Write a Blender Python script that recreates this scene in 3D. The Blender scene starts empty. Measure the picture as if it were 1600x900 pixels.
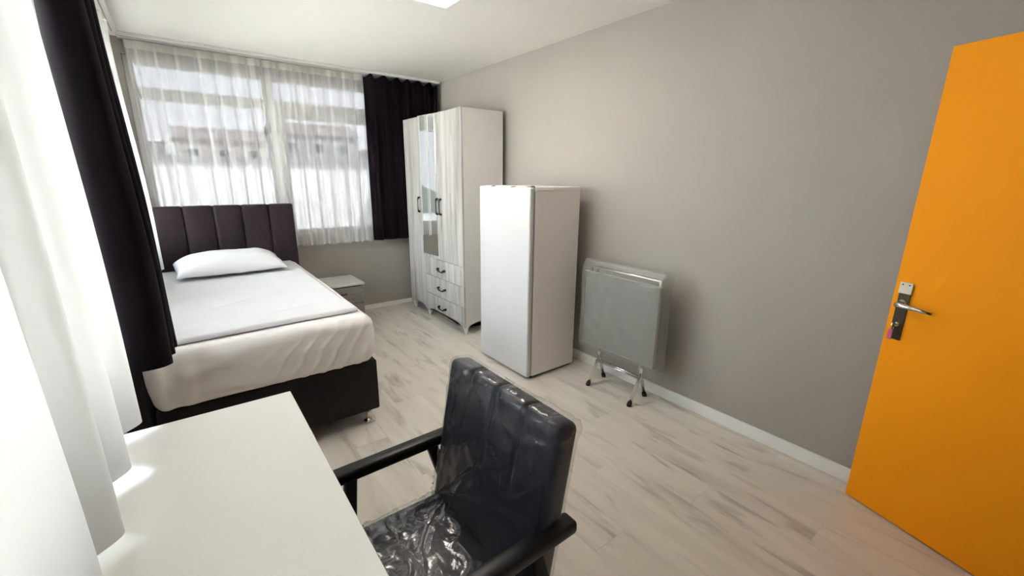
import bpy, bmesh, math, random
from mathutils import Vector, Matrix, noise

# ------------------------------------------------------------------ camera
scene = bpy.context.scene
COL = scene.collection
YAW, PITCH, ROLL = math.radians(37.5986), math.radians(-14.5451), math.radians(0.5666)
fw = Vector((math.sin(YAW) * math.cos(PITCH), math.cos(YAW) * math.cos(PITCH), math.sin(PITCH)))
rt0 = Vector((math.cos(YAW), -math.sin(YAW), 0))
up0 = rt0.cross(fw)
rt = rt0 * math.cos(ROLL) + up0 * math.sin(ROLL)
up = -rt0 * math.sin(ROLL) + up0 * math.cos(ROLL)
cam_d = bpy.data.cameras.new('camera')
cam_d.sensor_width = 36
cam_d.lens = 14.9556
cam_d.clip_start = 0.02
cam_d.clip_end = 500
cam = bpy.data.objects.new('camera', cam_d)
COL.objects.link(cam)
cam.matrix_world = Matrix(((rt.x, up.x, -fw.x, 0), (rt.y, up.y, -fw.y, 0), (rt.z, up.z, -fw.z, 1.5), (0, 0, 0, 1)))
scene.camera = cam

# ------------------------------------------------------------------ sky, sun, exposure
SKY = 5.0
w = bpy.data.worlds.new('sky')
scene.world = w
w.use_nodes = True
nt = w.node_tree
nt.nodes.clear()
o_ = nt.nodes.new('ShaderNodeOutputWorld')
b_ = nt.nodes.new('ShaderNodeBackground')
tc = nt.nodes.new('ShaderNodeTexCoord')
sx = nt.nodes.new('ShaderNodeSeparateXYZ')
rp = nt.nodes.new('ShaderNodeValToRGB')
rp.color_ramp.elements[0].position = 0.0
rp.color_ramp.elements[0].color = (1.0, 0.985, 0.97, 1)
rp.color_ramp.elements[1].position = 0.55
rp.color_ramp.elements[1].color = (0.80, 0.90, 1.0, 1)
nt.links.new(tc.outputs['Generated'], sx.inputs[0])
nt.links.new(sx.outputs['Z'], rp.inputs[0])
nt.links.new(rp.outputs[0], b_.inputs['Color'])
b_.inputs['Strength'].default_value = SKY
nt.links.new(b_.outputs[0], o_.inputs[0])

sun_d = bpy.data.lights.new('sun', 'SUN')
sun_d.energy = 16.0
sun_d.angle = math.radians(0.6)
sun_d.color = (1.0, 0.965, 0.92)
sun = bpy.data.objects.new('sun', sun_d)
COL.objects.link(sun)
sun.rotation_euler = Vector((-0.45, 0.55, -0.75)).to_track_quat('-Z', 'Y').to_euler()   # from behind the house, never through its windows

scene.view_settings.view_transform = 'Standard'
scene.view_settings.look = 'None'
scene.view_settings.gamma = 1.0
scene.view_settings.use_curve_mapping = False
scene.view_settings.exposure = 2.55
PANEL = 3.2      # ceiling lamp emission, added to brighten the room
scene.cycles.use_denoising = True
scene.cycles.max_bounces = 14
scene.cycles.diffuse_bounces = 8
scene.cycles.transparent_max_bounces = 24
scene.cycles.caustics_reflective = False
scene.cycles.caustics_refractive = False

# ------------------------------------------------------------------ helpers
def srgb(r, g, b):
    f = lambda c: (c / 255) / 12.92 if c / 255 <= 0.04045 else ((c / 255 + 0.055) / 1.055) ** 2.4
    return (f(r), f(g), f(b), 1)

def new_mat(name):
    m = bpy.data.materials.new(name)
    m.use_nodes = True
    return m, m.node_tree, m.node_tree.nodes['Principled BSDF']

def mat(name, col, rough=0.5, metal=0.0, vary=0.0, vscale=6.0, vstretch=(1, 1, 1), bump=0.0, bscale=60.0, coat=0.0, sheen=0.0, spec=0.5):
    m, t, p = new_mat(name)
    p.inputs['Roughness'].default_value = rough
    p.inputs['Metallic'].default_value = metal
    p.inputs['Coat Weight'].default_value = coat
    p.inputs['Sheen Weight'].default_value = sheen
    p.inputs['Specular IOR Level'].default_value = spec
    c = t.nodes.new('ShaderNodeTexCoord')
    mp = t.nodes.new('ShaderNodeMapping')
    mp.inputs['Scale'].default_value = vstretch
    t.links.new(c.outputs['Object'], mp.inputs['Vector'])
    n = t.nodes.new('ShaderNodeTexNoise')
    n.inputs['Scale'].default_value = vscale
    n.inputs['Detail'].default_value = 5
    t.links.new(mp.outputs[0], n.inputs['Vector'])
    r = t.nodes.new('ShaderNodeValToRGB')
    lo = tuple(x * (1 - vary) for x in col[:3]) + (1,)
    hi = tuple(min(1, x * (1 + vary)) for x in col[:3]) + (1,)
    r.color_ramp.elements[0].color = lo
    r.color_ramp.elements[1].color = hi
    r.color_ramp.elements[0].position = 0.3
    r.color_ramp.elements[1].position = 0.7
    t.links.new(n.outputs['Fac'], r.inputs[0])
    t.links.new(r.outputs[0], p.inputs['Base Color'])
    if bump:
        nb = t.nodes.new('ShaderNodeTexNoise')
        nb.inputs['Scale'].default_value = bscale
        nb.inputs['Detail'].default_value = 4
        t.links.new(mp.outputs[0], nb.inputs['Vector'])
        bp = t.nodes.new('ShaderNodeBump')
        bp.inputs['Strength'].default_value = bump
        bp.inputs['Distance'].default_value = 0.004
        t.links.new(nb.outputs['Fac'], bp.inputs['Height'])
        t.links.new(bp.outputs[0], p.inputs['Normal'])
    return m

def wood_mat(name, ramp, stretch, scale=1.0, rough=0.45, per_object=False, bump=0.05, knots=None):
    m, t, p = new_mat(name)
    p.inputs['Roughness'].default_value = rough
    c = t.nodes.new('ShaderNodeTexCoord')
    vec = c.outputs['Object']
    if per_object:
        oi = t.nodes.new('ShaderNodeObjectInfo')
        mul = t.nodes.new('ShaderNodeMath'); mul.operation = 'MULTIPLY'; mul.inputs[1].default_value = 60
        t.links.new(oi.outputs['Random'], mul.inputs[0])
        add = t.nodes.new('ShaderNodeVectorMath'); add.operation = 'ADD'
        t.links.new(vec, add.inputs[0]); t.links.new(mul.outputs[0], add.inputs[1])
        vec = add.outputs[0]
    mp = t.nodes.new('ShaderNodeMapping'); mp.inputs['Scale'].default_value = stretch
    t.links.new(vec, mp.inputs['Vector'])
    n = t.nodes.new('ShaderNodeTexNoise')
    n.inputs['Scale'].default_value = scale; n.inputs['Detail'].default_value = 6
    n.inputs['Roughness'].default_value = 0.62; n.inputs['Distortion'].default_value = 0.25
    t.links.new(mp.outputs[0], n.inputs['Vector'])
    r = t.nodes.new('ShaderNodeValToRGB')
    els = r.color_ramp.elements
    els[0].position, els[0].color = ramp[0]
    els[1].position, els[1].color = ramp[-1]
    for pos, colr in ramp[1:-1]:
        e = els.new(pos); e.color = colr
    t.links.new(n.outputs['Fac'], r.inputs[0])
    colour = r.outputs[0]
    if knots:
        kcol, kstretch, klo, khi, kfac = knots
        mp2 = t.nodes.new('ShaderNodeMapping'); mp2.inputs['Scale'].default_value = kstretch
        t.links.new(vec, mp2.inputs['Vector'])
        n2 = t.nodes.new('ShaderNodeTexNoise'); n2.inputs['Scale'].default_value = 1.0
        n2.inputs['Detail'].default_value = 2.5; n2.inputs['Distortion'].default_value = 0.4
        t.links.new(mp2.outputs[0], n2.inputs['Vector'])
        mr = t.nodes.new('ShaderNodeMapRange')
        mr.inputs['From Min'].default_value = klo; mr.inputs['From Max'].default_value = khi
        mr.inputs['To Min'].default_value = 0; mr.inputs['To Max'].default_value = kfac
        t.links.new(n2.outputs['Fac'], mr.inputs['Value'])
        mx = t.nodes.new('ShaderNodeMix'); mx.data_type = 'RGBA'
        t.links.new(mr.outputs[0], mx.inputs['Factor'])
        t.links.new(colour, mx.inputs[6]); mx.inputs[7].default_value = kcol
        colour = mx.outputs[2]
    t.links.new(colour, p.inputs['Base Color'])
    if bump:
        bp = t.nodes.new('ShaderNodeBump'); bp.inputs['Strength'].default_value = bump; bp.inputs['Distance'].default_value = 0.002
        t.links.new(n.outputs['Fac'], bp.inputs['Height']); t.links.new(bp.outputs[0], p.inputs['Normal'])
    return m

def glass_mat(name, tint, gloss=0.06):
    m = bpy.data.materials.new(name); m.use_nodes = True
    t = m.node_tree; t.nodes.clear()
    o = t.nodes.new('ShaderNodeOutputMaterial')
    tr = t.nodes.new('ShaderNodeBsdfTransparent'); tr.inputs[0].default_value = tint
    gl = t.nodes.new('ShaderNodeBsdfGlossy'); gl.inputs['Roughness'].default_value = 0.02
    fr = t.nodes.new('ShaderNodeFresnel'); fr.inputs[0].default_value = 1.35
    mx = t.nodes.new('ShaderNodeMixShader')
    t.links.new(fr.outputs[0], mx.inputs[0]); t.links.new(tr.outputs[0], mx.inputs[1]); t.links.new(gl.outputs[0], mx.inputs[2])
    t.links.new(mx.outputs[0], o.inputs[0])
    return m

def sheer_mat(name, lo, hi, power, trans_col, diff_col, fmax=1.0):
    """woven voile: open when seen square on, closed when seen along the cloth"""
    m = bpy.data.materials.new(name); m.use_nodes = True
    t = m.node_tree; t.nodes.clear()
    o = t.nodes.new('ShaderNodeOutputMaterial')
    tr = t.nodes.new('ShaderNodeBsdfTransparent'); tr.inputs[0].default_value = (1, 1, 1, 1)
    tl = t.nodes.new('ShaderNodeBsdfTranslucent'); tl.inputs[0].default_value = trans_col
    df = t.nodes.new('ShaderNodeBsdfDiffuse'); df.inputs[0].default_value = diff_col
    ad = t.nodes.new('ShaderNodeAddShader')
    t.links.new(tl.outputs[0], ad.inputs[0]); t.links.new(df.outputs[0], ad.inputs[1])
    lw = t.nodes.new('ShaderNodeLayerWeight'); lw.inputs[0].default_value = 0.5
    m1 = t.nodes.new('ShaderNodeMapRange'); m1.inputs['From Max'].default_value = fmax
    t.links.new(lw.outputs['Facing'], m1.inputs['Value'])
    pw = t.nodes.new('ShaderNodeMath'); pw.operation = 'POWER'; pw.inputs[1].default_value = power
    mr = t.nodes.new('ShaderNodeMapRange'); mr.inputs['To Min'].default_value = lo; mr.inputs['To Max'].default_value = hi
    mx = t.nodes.new('ShaderNodeMixShader')
    t.links.new(m1.outputs[0], pw.inputs[0]); t.links.new(pw.outputs[0], mr.inputs['Value'])
    t.links.new(mr.outputs[0], mx.inputs[0]); t.links.new(tr.outputs[0], mx.inputs[1]); t.links.new(ad.outputs[0], mx.inputs[2])
    t.links.new(mx.outputs[0], o.inputs[0])
    return m

def film_mat(name, lo, hi, rough, milk=0.0, bump=0.0, bscale=30.0, milk_col=(.8, .8, .8, 1)):
    """clear packing film: see-through with a wrinkled gloss"""
    m = bpy.data.materials.new(name); m.use_nodes = True
    t = m.node_tree; t.nodes.clear()
    o = t.nodes.new('ShaderNodeOutputMaterial')
    tr = t.nodes.new('ShaderNodeBsdfTransparent'); tr.inputs[0].default_value = (.97, .97, .97, 1)
    gl = t.nodes.new('ShaderNodeBsdfGlossy'); gl.inputs['Roughness'].default_value = rough
    df = t.nodes.new('ShaderNodeBsdfDiffuse'); df.inputs[0].default_value = milk_col
    m0 = t.nodes.new('ShaderNodeMixShader'); m0.inputs[0].default_value = milk
    t.links.new(tr.outputs[0], m0.inputs[1]); t.links.new(df.outputs[0], m0.inputs[2])
    lw = t.nodes.new('ShaderNodeLayerWeight'); lw.inputs[0].default_value = 0.5
    pw = t.nodes.new('ShaderNodeMath'); pw.operation = 'POWER'; pw.inputs[1].default_value = 2.5
    mr = t.nodes.new('ShaderNodeMapRange'); mr.inputs['To Min'].default_value = lo; mr.inputs['To Max'].default_value = hi
    mx = t.nodes.new('ShaderNodeMixShader')
    t.links.new(lw.outputs['Facing'], pw.inputs[0]); t.links.new(pw.outputs[0], mr.inputs['Value'])
    t.links.new(mr.outputs[0], mx.inputs[0]); t.links.new(m0.outputs[0], mx.inputs[1]); t.links.new(gl.outputs[0], mx.inputs[2])
    t.links.new(mx.outputs[0], o.inputs[0])
    if bump:
        c = t.nodes.new('ShaderNodeTexCoord'); n = t.nodes.new('ShaderNodeTexNoise')
        n.inputs['Scale'].default_value = bscale; n.inputs['Detail'].default_value = 3; n.inputs['Distortion'].default_value = 1.0
        t.links.new(c.outputs['Object'], n.inputs['Vector'])
        bp = t.nodes.new('ShaderNodeBump'); bp.inputs['Strength'].default_value = bump; bp.inputs['Distance'].default_value = 0.01
        t.links.new(n.outputs['Fac'], bp.inputs['Height']); t.links.new(bp.outputs[0], gl.inputs['Normal'])
    return m

def wpos(o):
    p = Vector((0, 0, 0))
    while o is not None:
        p += o.location
        o = o.parent
    return p

def obj(name, bm, material=None, parent=None, smooth=False):
    """one mesh object from a bmesh in world coordinates"""
    off = wpos(parent) if parent is not None else Vector((0, 0, 0))
    if off.length:
        bmesh.ops.translate(bm, verts=bm.verts, vec=-off)
    bmesh.ops.recalc_face_normals(bm, faces=bm.faces)
    me = bpy.data.meshes.new(name)
    bm.to_mesh(me)
    bm.free()
    if smooth:
        for p in me.polygons:
            p.use_smooth = True
    if material:
        me.materials.append(material)
    o = bpy.data.objects.new(name, me)
    COL.objects.link(o)
    if parent is not None:
        o.parent = parent
    return o

def tag(o, label, cat, group=None):
    o['label'] = label
    o['category'] = cat
    if group:
        o['group'] = group
    return o

def thing(name, label, cat, loc=(0, 0, 0), group=None):
    o = bpy.data.objects.new(name, None)
    o.empty_display_size = 0.1
    COL.objects.link(o)
    o.location = loc
    return tag(o, label, cat, group)

def struct(o, label=None):
    o['kind'] = 'structure'
    if label:
        o['label'] = label
    return o

def B():
    return bmesh.new()

def box(bm, a, b, bev=0.0, seg=2):
    r = bmesh.ops.create_cube(bm, size=1)
    vs = r['verts']
    c = [(a[i] + b[i]) / 2 for i in range(3)]
    s = [abs(b[i] - a[i]) for i in range(3)]
    for v in vs:
        v.co = Vector((c[0] + v.co.x * s[0], c[1] + v.co.y * s[1], c[2] + v.co.z * s[2]))
    if bev:
        es = {e for v in vs for e in v.link_edges}
        bmesh.ops.bevel(bm, geom=list(es), offset=bev, segments=seg, profile=0.5, affect='EDGES')
    return bm

def bx(a, b, bev=0.0, seg=2):
    return box(B(), a, b, bev, seg)

def bar(bm, p, q, wx, wy, bev=0.0, side=None):
    """square bar from p to q"""
    p, q = Vector(p), Vector(q)
    d = q - p
    L = d.length
    z = d.normalized()
    s = Vector(side) if side else (Vector((0, 1, 0)) if abs(z.y) < 0.9 else Vector((1, 0, 0)))
    x = s.cross(z).normalized()
    y = z.cross(x)
    r = bmesh.ops.create_cube(bm, size=1)
    vs = r['verts']
    if bev:
        for v in vs:
            v.co = Vector((v.co.x * wx, v.co.y * wy, v.co.z * L))
        es = {e for v in vs for e in v.link_edges}
        res = bmesh.ops.bevel(bm, geom=list(es), offset=bev, segments=2, profile=0.5, affect='EDGES')
        vs = list({v for f in res['faces'] for v in f.verts} | {v for v in vs if v.is_valid})
        for v in vs:
            c = v.co.copy()
            v.co = p + x * c.x + y * c.y + z * (c.z + L / 2)
    else:
        for v in vs:
            v.co = p + x * (v.co.x * wx) + y * (v.co.y * wy) + z * ((v.co.z + 0.5) * L)
    return bm

def tube(bm, pts, r, n=10, cap=True):
    pts = [Vector(p) for p in pts]
    rad = r if isinstance(r, (list, tuple)) else [r] * len(pts)
    rings = []
    prev = None
    for i, p in enumerate(pts):
        d = (pts[min(i + 1, len(pts) - 1)] - pts[max(i - 1, 0)]).normalized()
        if prev is None:
            a = Vector((0, 0, 1)) if abs(d.z) < 0.9 else Vector((1, 0, 0))
            u = d.cross(a).normalized()
        else:
            u = (prev - d * prev.dot(d)).normalized()
        prev = u
        v = d.cross(u)
        rings.append([bm.verts.new(p + (u * math.cos(2 * math.pi * k / n) + v * math.sin(2 * math.pi * k / n)) * rad[i]) for k in range(n)])
    for i in range(len(rings) - 1):
        for k in range(n):
            bm.faces.new((rings[i][k], rings[i][(k + 1) % n], rings[i + 1][(k + 1) % n], rings[i + 1][k]))
    if cap:
        bm.faces.new(rings[0][::-1])
        bm.faces.new(rings[-1])
    return bm

def prism(bm, outline, axis, a, b):
    """extrude a 2-d outline along an axis between a and b"""
    def mk(u, v, t):
        return {'x': (t, u, v), 'y': (u, t, v), 'z': (u, v, t)}[axis]
    A = [bm.verts.new(mk(u, v, a)) for u, v in outline]
    Bv = [bm.verts.new(mk(u, v, b)) for u, v in outline]
    n = len(outline)
    fa = bm.faces.new(A)
    fb = bm.faces.new(Bv[::-1])
    for i in range(n):
        bm.faces.new((A[i], Bv[i], Bv[(i + 1) % n], A[(i + 1) % n]))
    bmesh.ops.triangulate(bm, faces=[fa, fb])
    return bm

def grid(fn, nu, nv):
    bm = B()
    V = [[bm.verts.new(fn(i / nu, j / nv)) for j in range(nv + 1)] for i in range(nu + 1)]
    for i in range(nu):
        for j in range(nv):
            bm.faces.new((V[i][j], V[i + 1][j], V[i + 1][j + 1], V[i][j + 1]))
    return bm

def softbox(size, r, n, fn=None):
    """rounded box centred on the origin; fn moves each point (p, outward normal) -> p"""
    bm = B()
    h = [s / 2 for s in size]
    def lin(hh, k):
        pts = []
        rr = min(r, hh)
        for i in range(4):
            pts.append(-hh + rr * (1 - math.cos(math.pi / 2 * i / 4)) * 1.0)
        for i in range(k + 1):
            pts.append(-hh + rr + (2 * hh - 2 * rr) * i / k)
        for i in range(1, 5):
            pts.append(hh - rr * (1 - math.sin(math.pi / 2 * (1 - i / 4))) if False else hh - rr + rr * math.sin(math.pi / 2 * i / 4))
        out = []
        for p in pts:
            if not out or p - out[-1] > 1e-6:
                out.append(p)
        return out
    ax = [lin(h[i], n[i]) for i in range(3)]
    cache = {}
    def vert(p):
        key = (round(p[0], 6), round(p[1], 6), round(p[2], 6))
        if key in cache:
            return cache[key]
        P = Vector(p)
        inner = Vector([max(-h[i] + min(r, h[i]), min(h[i] - min(r, h[i]), P[i])) for i in range(3)])
        d = P - inner
        nn = d.normalized() if d.length > 1e-9 else Vector((0, 0, 1))
        Q = inner + nn * min(r, min(h)) if d.length > 1e-9 else P
        if fn:
            Q = fn(Q, nn)
        cache[key] = bm.verts.new(Q)
        return cache[key]
    for a in range(3):
        b, c = (a + 1) % 3, (a + 2) % 3
        for s in (-1, 1):
            for i in range(len(ax[b]) - 1):
                for j in range(len(ax[c]) - 1):
                    q = []
                    for (ii, jj) in ((i, j), (i + 1, j), (i + 1, j + 1), (i, j + 1)):
                        p = [0, 0, 0]
                        p[a] = s * h[a]; p[b] = ax[b][ii]; p[c] = ax[c][jj]
                        q.append(vert(p))
                    if s < 0:
                        q = q[::-1]
                    if len(set(q)) == 4:
                        try:
                            bm.faces.new(q)
                        except ValueError:
                            pass
    return bm

def lathe(bm, prof, c, n=16):
    rings = []
    for r, z in prof:
        rings.append([bm.verts.new((c[0] + r * math.cos(2 * math.pi * k / n), c[1] + r * math.sin(2 * math.pi * k / n), c[2] + z)) for k in range(n)])
    for i in range(len(rings) - 1):
        for k in range(n):
            bm.faces.new((rings[i][k], rings[i][(k + 1) % n], rings[i + 1][(k + 1) % n], rings[i + 1][k]))
    bm.faces.new(rings[0][::-1])
    bm.faces.new(rings[-1])
    return bm

def sm(a, b, x):
    t = max(0, min(1, (x - a) / (b - a)))
    return t * t * (3 - 2 * t)

# ------------------------------------------------------------------ materials
M_wall = mat('grey wall paint', (0.362, 0.334, 0.302, 1), 0.75, vary=0.015, vscale=3, bump=0.06, bscale=180)
M_ceil = mat('white ceiling paint', (0.80, 0.778, 0.742, 1), 0.8, vary=0.01)
M_base = mat('white baseboard', (0.80, 0.79, 0.77, 1), 0.4, vary=0.01)
M_plaster = mat('outer plaster', (0.7, 0.68, 0.64, 1), 0.8, vary=0.05)
M_pvc = mat('white window profile', (0.78, 0.78, 0.76, 1), 0.35, vary=0.01)
M_rail = mat('white curtain rail', (0.72, 0.71, 0.69, 1), 0.4, vary=0.01)
M_plank = wood_mat('grey oak laminate', [(0.25, (0.52, 0.475, 0.415, 1)), (0.45, (0.68, 0.63, 0.56, 1)), (0.75, (0.78, 0.735, 0.66, 1))],
                   (9, 0.9, 9), 1.0, rough=0.42, per_object=True, bump=0.03, knots=((0.26, 0.225, 0.18, 1), (13, 2.4, 13), 0.58, 0.80, 0.85))
M_sub = mat('dark joint', (0.16, 0.14, 0.12, 1), 0.8, vary=0.05)
M_velvet = mat('black plum velvet', (0.0042, 0.0018, 0.0040, 1), 0.8, vary=0.3, vscale=9, sheen=0.04, bump=0.05, spec=0.1)
M_head = mat('plum upholstery', (0.023, 0.0125, 0.017, 1), 0.7, vary=0.12, vscale=14, sheen=0.12, bump=0.25, bscale=220, spec=0.25)
M_bedbase = mat('dark brown upholstery', (0.014, 0.010, 0.010, 1), 0.75, vary=0.12, sheen=0.1, bump=0.15, bscale=240, spec=0.2)
M_sheet = mat('white fitted sheet', (0.84, 0.815, 0.80, 1), 0.85, vary=0.015, bump=0.08, bscale=300)
M_topper = mat('white quilt cotton', (0.67, 0.67, 0.685, 1), 0.85, vary=0.01, bump=0.06, bscale=260)
M_pillow = mat('white pillow cotton', (0.77, 0.77, 0.79, 1), 0.85, vary=0.01, bump=0.08, bscale=120)
M_chrome = mat('chrome', (0.75, 0.74, 0.72, 1), 0.14, 1.0, vary=0.02)
M_steel = mat('brushed nickel', (0.66, 0.62, 0.56, 1), 0.25, 1.0, vary=0.03)
M_blackm = mat('black metal', (0.012, 0.011, 0.011, 1), 0.4, 0.0, vary=0.1)
M_rubber = mat('black rubber', (0.012, 0.012, 0.012, 1), 0.6, vary=0.1)
M_wdoor = wood_mat('whitewashed plank decor', [(0.28, (0.22, 0.21, 0.20, 1)), (0.46, (0.40, 0.385, 0.37, 1)), (0.60, (0.52, 0.505, 0.485, 1)), (0.8, (0.63, 0.615, 0.595, 1))],
                   (14, 14, 1.1), 1.0, rough=0.5, per_object=True, knots=((0.24, 0.225, 0.21, 1), (26, 26, 2.2), 0.60, 0.82, 0.6))
M_ndoor = wood_mat('grey plank decor', [(0.25, (0.15, 0.14, 0.13, 1)), (0.5, (0.24, 0.225, 0.21, 1)), (0.75, (0.31, 0.295, 0.275, 1))],
                   (2.2, 2.2, 22), 1.0, rough=0.5, per_object=True)
M_wside = mat('white melamine', (0.62, 0.605, 0.585, 1), 0.45, vary=0.01)
M_leg = mat('cream leg', (0.72, 0.69, 0.63, 1), 0.45, vary=0.01)
M_gap = mat('dark gap', (0.03, 0.028, 0.026, 1), 0.8, vary=0.05)
M_mirror = mat('mirror silver', (0.92, 0.94, 0.93, 1), 0.01, 1.0)
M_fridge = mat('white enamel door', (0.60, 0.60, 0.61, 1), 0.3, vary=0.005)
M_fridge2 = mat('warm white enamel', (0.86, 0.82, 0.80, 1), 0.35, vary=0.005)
M_gasket = mat('grey gasket', (0.30, 0.28, 0.27, 1), 0.6, vary=0.03)
M_desk = mat('glossy white laminate', (0.93, 0.93, 0.905, 1), 0.22, vary=0.005)
M_chairw = mat('black lacquered wood', (0.006, 0.006, 0.006, 1), 0.38, vary=0.15, vscale=12, spec=0.35)
M_leather = mat('navy black leatherette', (0.009, 0.012, 0.025, 1), 0.42, vary=0.15, bump=0.15, bscale=90)
M_orange = mat('orange door paint', (0.97, 0.345, 0.008, 1), 0.55, vary=0.01, vscale=2, spec=0.12)
M_orange_dark = mat('orange door edge', (0.60, 0.20, 0.012, 1), 0.5, vary=0.02)
M_cream = mat('cream plastic sleeve', (0.78, 0.74, 0.62, 1), 0.4, vary=0.01)
M_lockplate = mat('dark nickel plate', (0.10, 0.085, 0.065, 1), 0.28, 0.7, vary=0.08)
M_pink = mat('pink plastic tag', (0.62, 0.10, 0.26, 1), 0.45, vary=0.03)
M_tabletop = mat('grey tabletop laminate', (0.21, 0.215, 0.205, 1), 0.35, vary=0.02)
M_tabedge = mat('grey plastic edging', (0.22, 0.22, 0.21, 1), 0.4, vary=0.02)
M_frame_white = mat('white lamp frame', (0.76, 0.73, 0.70, 1), 0.4, vary=0.01)
M_glass_back = glass_mat('view dimming glass', (0.18, 0.183, 0.188, 1))  # grey tint added to the panes to dim the bright view outside
M_glass_left = glass_mat('clear glass', (0.93, 0.95, 0.94, 1))
M_sheer_back = sheer_mat('white voile', 0.30, 0.97, 1.25, (0.40, 0.40, 0.40, 1), (0.52, 0.52, 0.51, 1), fmax=0.5)
M_sheer_left = sheer_mat('white dense voile', 0.50, 1.0, 0.6, (0.022, 0.022, 0.022, 1), (0.60, 0.60, 0.60, 1))
M_sheer_near = sheer_mat('white thick voile', 0.86, 1.0, 0.6, (0.061, 0.061, 0.0607, 1), (0.61, 0.61, 0.607, 1), fmax=0.22)
M_tape = sheer_mat('white heading tape', 0.6, 1.0, 1.0, (0.2, 0.2, 0.19, 1), (0.60, 0.58, 0.54, 1))
M_film = film_mat('clear packing film', 0.024, 0.5, 0.08, milk=0.003, bump=0.25, bscale=22)
M_film_seat = film_mat('wrinkled packing film', 0.05, 0.8, 0.12, milk=0.008, bump=0.35, bscale=26)
M_film_table = film_mat('cloudy packing film', 0.05, 0.65, 0.16, milk=0.11, bump=0.5, bscale=34, milk_col=(.62, .62, .60, 1))

lamp_m = bpy.data.materials.new('lamp diffuser'); lamp_m.use_nodes = True
_p = lamp_m.node_tree.nodes['Principled BSDF']
_p.inputs['Base Color'].default_value = (0.8, 0.78, 0.75, 1)
_p.inputs['Emission Color'].default_value = (1.0, 0.93, 0.84, 1)
_p.inputs['Emission Strength'].default_value = PANEL

# ------------------------------------------------------------------ room shell
XL, XR, YB, YN, ZC = -0.36, 2.525, 4.78, -0.42, 2.53
T = 0.18
random.seed(4)

floor = struct(obj('floor', bx((XL - T, YN - 1.6, -0.16), (XR + T, YB + T, -0.012)), M_sub), 'grey oak laminate floor laid in long planks')
ceiling = struct(obj('ceiling', bx((XL - T, YN - T, ZC), (XR + T, YB + T, ZC + 0.15)), M_ceil), 'smooth white painted ceiling')
struct(obj('wall_right', bx((XR, YN - 1.6, -0.012), (XR + T, YB + T, ZC)), M_wall), 'long plain grey wall')

# floor planks: 12 triangles each plus a bevel, sharing three meshes
PW, PL = 0.19, 1.20
def plank_mesh(length, name):
    bm = bx((-PW / 2 + 0.0002, -length / 2 + 0.0002, -0.012), (PW / 2 - 0.0002, length / 2 - 0.0002, 0.0), 0.0005, 1)
    me = bpy.data.meshes.new(name)
    bmesh.ops.recalc_face_normals(bm, faces=bm.faces)
    bm.to_mesh(me); bm.free()
    me.materials.append(M_plank)
    return me
pm = {}
x = XL
row = 0
while x < XR - 0.01:
    wdt = PW
    y = YN - 0.02 - (row * 0.43) % PL
    while y < YB:
        y0, y1 = max(y, YN - 0.02), min(y + PL, YB)
        L = round(y1 - y0, 3)
        if L > 0.06:
            if L not in pm:
                pm[L] = plank_mesh(L, 'plank')
            o = bpy.data.objects.new('plank', pm[L])
            COL.objects.link(o)
            o.parent = floor
            xc = x + PW / 2
            o.location = (xc, (y0 + y1) / 2, 0)
            if x + PW > XR:
                o.scale.x = (XR - x) / PW
                o.location.x = (x + XR) / 2
        y += PL
    x += PW
    row += 1

# back wall with one wide window, left wall with a long window
WB = (-0.20, 2.02, 0.83, 2.42)     # x0 x1 z0 z1
WL = (-0.28, 4.62, 0.84, 2.42)      # y0 y1 z0 z1
b = B()
box(b, (XL - T, YB, -0.012), (XR + T, YB + T, WB[2]))
box(b, (XL - T, YB, WB[3]), (XR + T, YB + T, ZC))
box(b, (XL - T, YB, WB[2]), (WB[0], YB + T, WB[3]))
box(b, (WB[1], YB, WB[2]), (XR + T, YB + T, WB[3]))
struct(obj('wall_back', b, M_wall), 'grey wall under and around the far window')
b = B()
box(b, (XL - T, YN - T, -0.012), (XL, YB, WL[2]))
box(b, (XL - T, YN - T, WL[3]), (XL, YB, ZC))
box(b, (XL - T, YN - T, WL[2]), (XL, WL[0], WL[3]))
box(b, (XL - T, WL[1], WL[2]), (XL, YB, WL[3]))
struct(obj('wall_left', b, M_wall), 'grey wall around the long side window')
DX0, DX1, DH = 1.32, 2.17, 2.05
b = B()
box(b, (XL - T, YN - T, -0.012), (DX0, YN, ZC))
box(b, (DX1, YN - T, -0.012), (XR, YN, ZC))
box(b, (DX0, YN - T, DH), (DX1, YN, ZC))
struct(obj('wall_front', b, M_wall), 'grey wall with the doorway behind the camera')
# the passage beyond the doorway
b = B()
box(b, (DX0 - 0.6, YN - 1.6, -0.012), (XR, YN - 1.5, ZC))
box(b, (DX0 - 0.7, YN - 1.6, -0.012), (DX0 - 0.6, YN - T, ZC))
struct(obj('wall_passage', b, M_wall))
struct(obj('ceiling_passage', bx((DX0 - 0.7, YN - 1.6, ZC), (XR + T, YN - T, ZC + 0.15)), M_ceil))
b = B()
box(b, (DX0 - 0.03, YN - T - 0.01, 0), (DX0 + 0.02, YN + 0.012, DH + 0.04))
box(b, (DX1 - 0.02, YN - T - 0.01, 0), (DX1 + 0.03, YN + 0.012, DH + 0.04))
box(b, (DX0 + 0.02, YN - T - 0.01, DH - 0.02), (DX1 - 0.02, YN + 0.012, DH + 0.04))
struct(obj('trim_1', b, M_base), 'door frame around the doorway')

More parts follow.
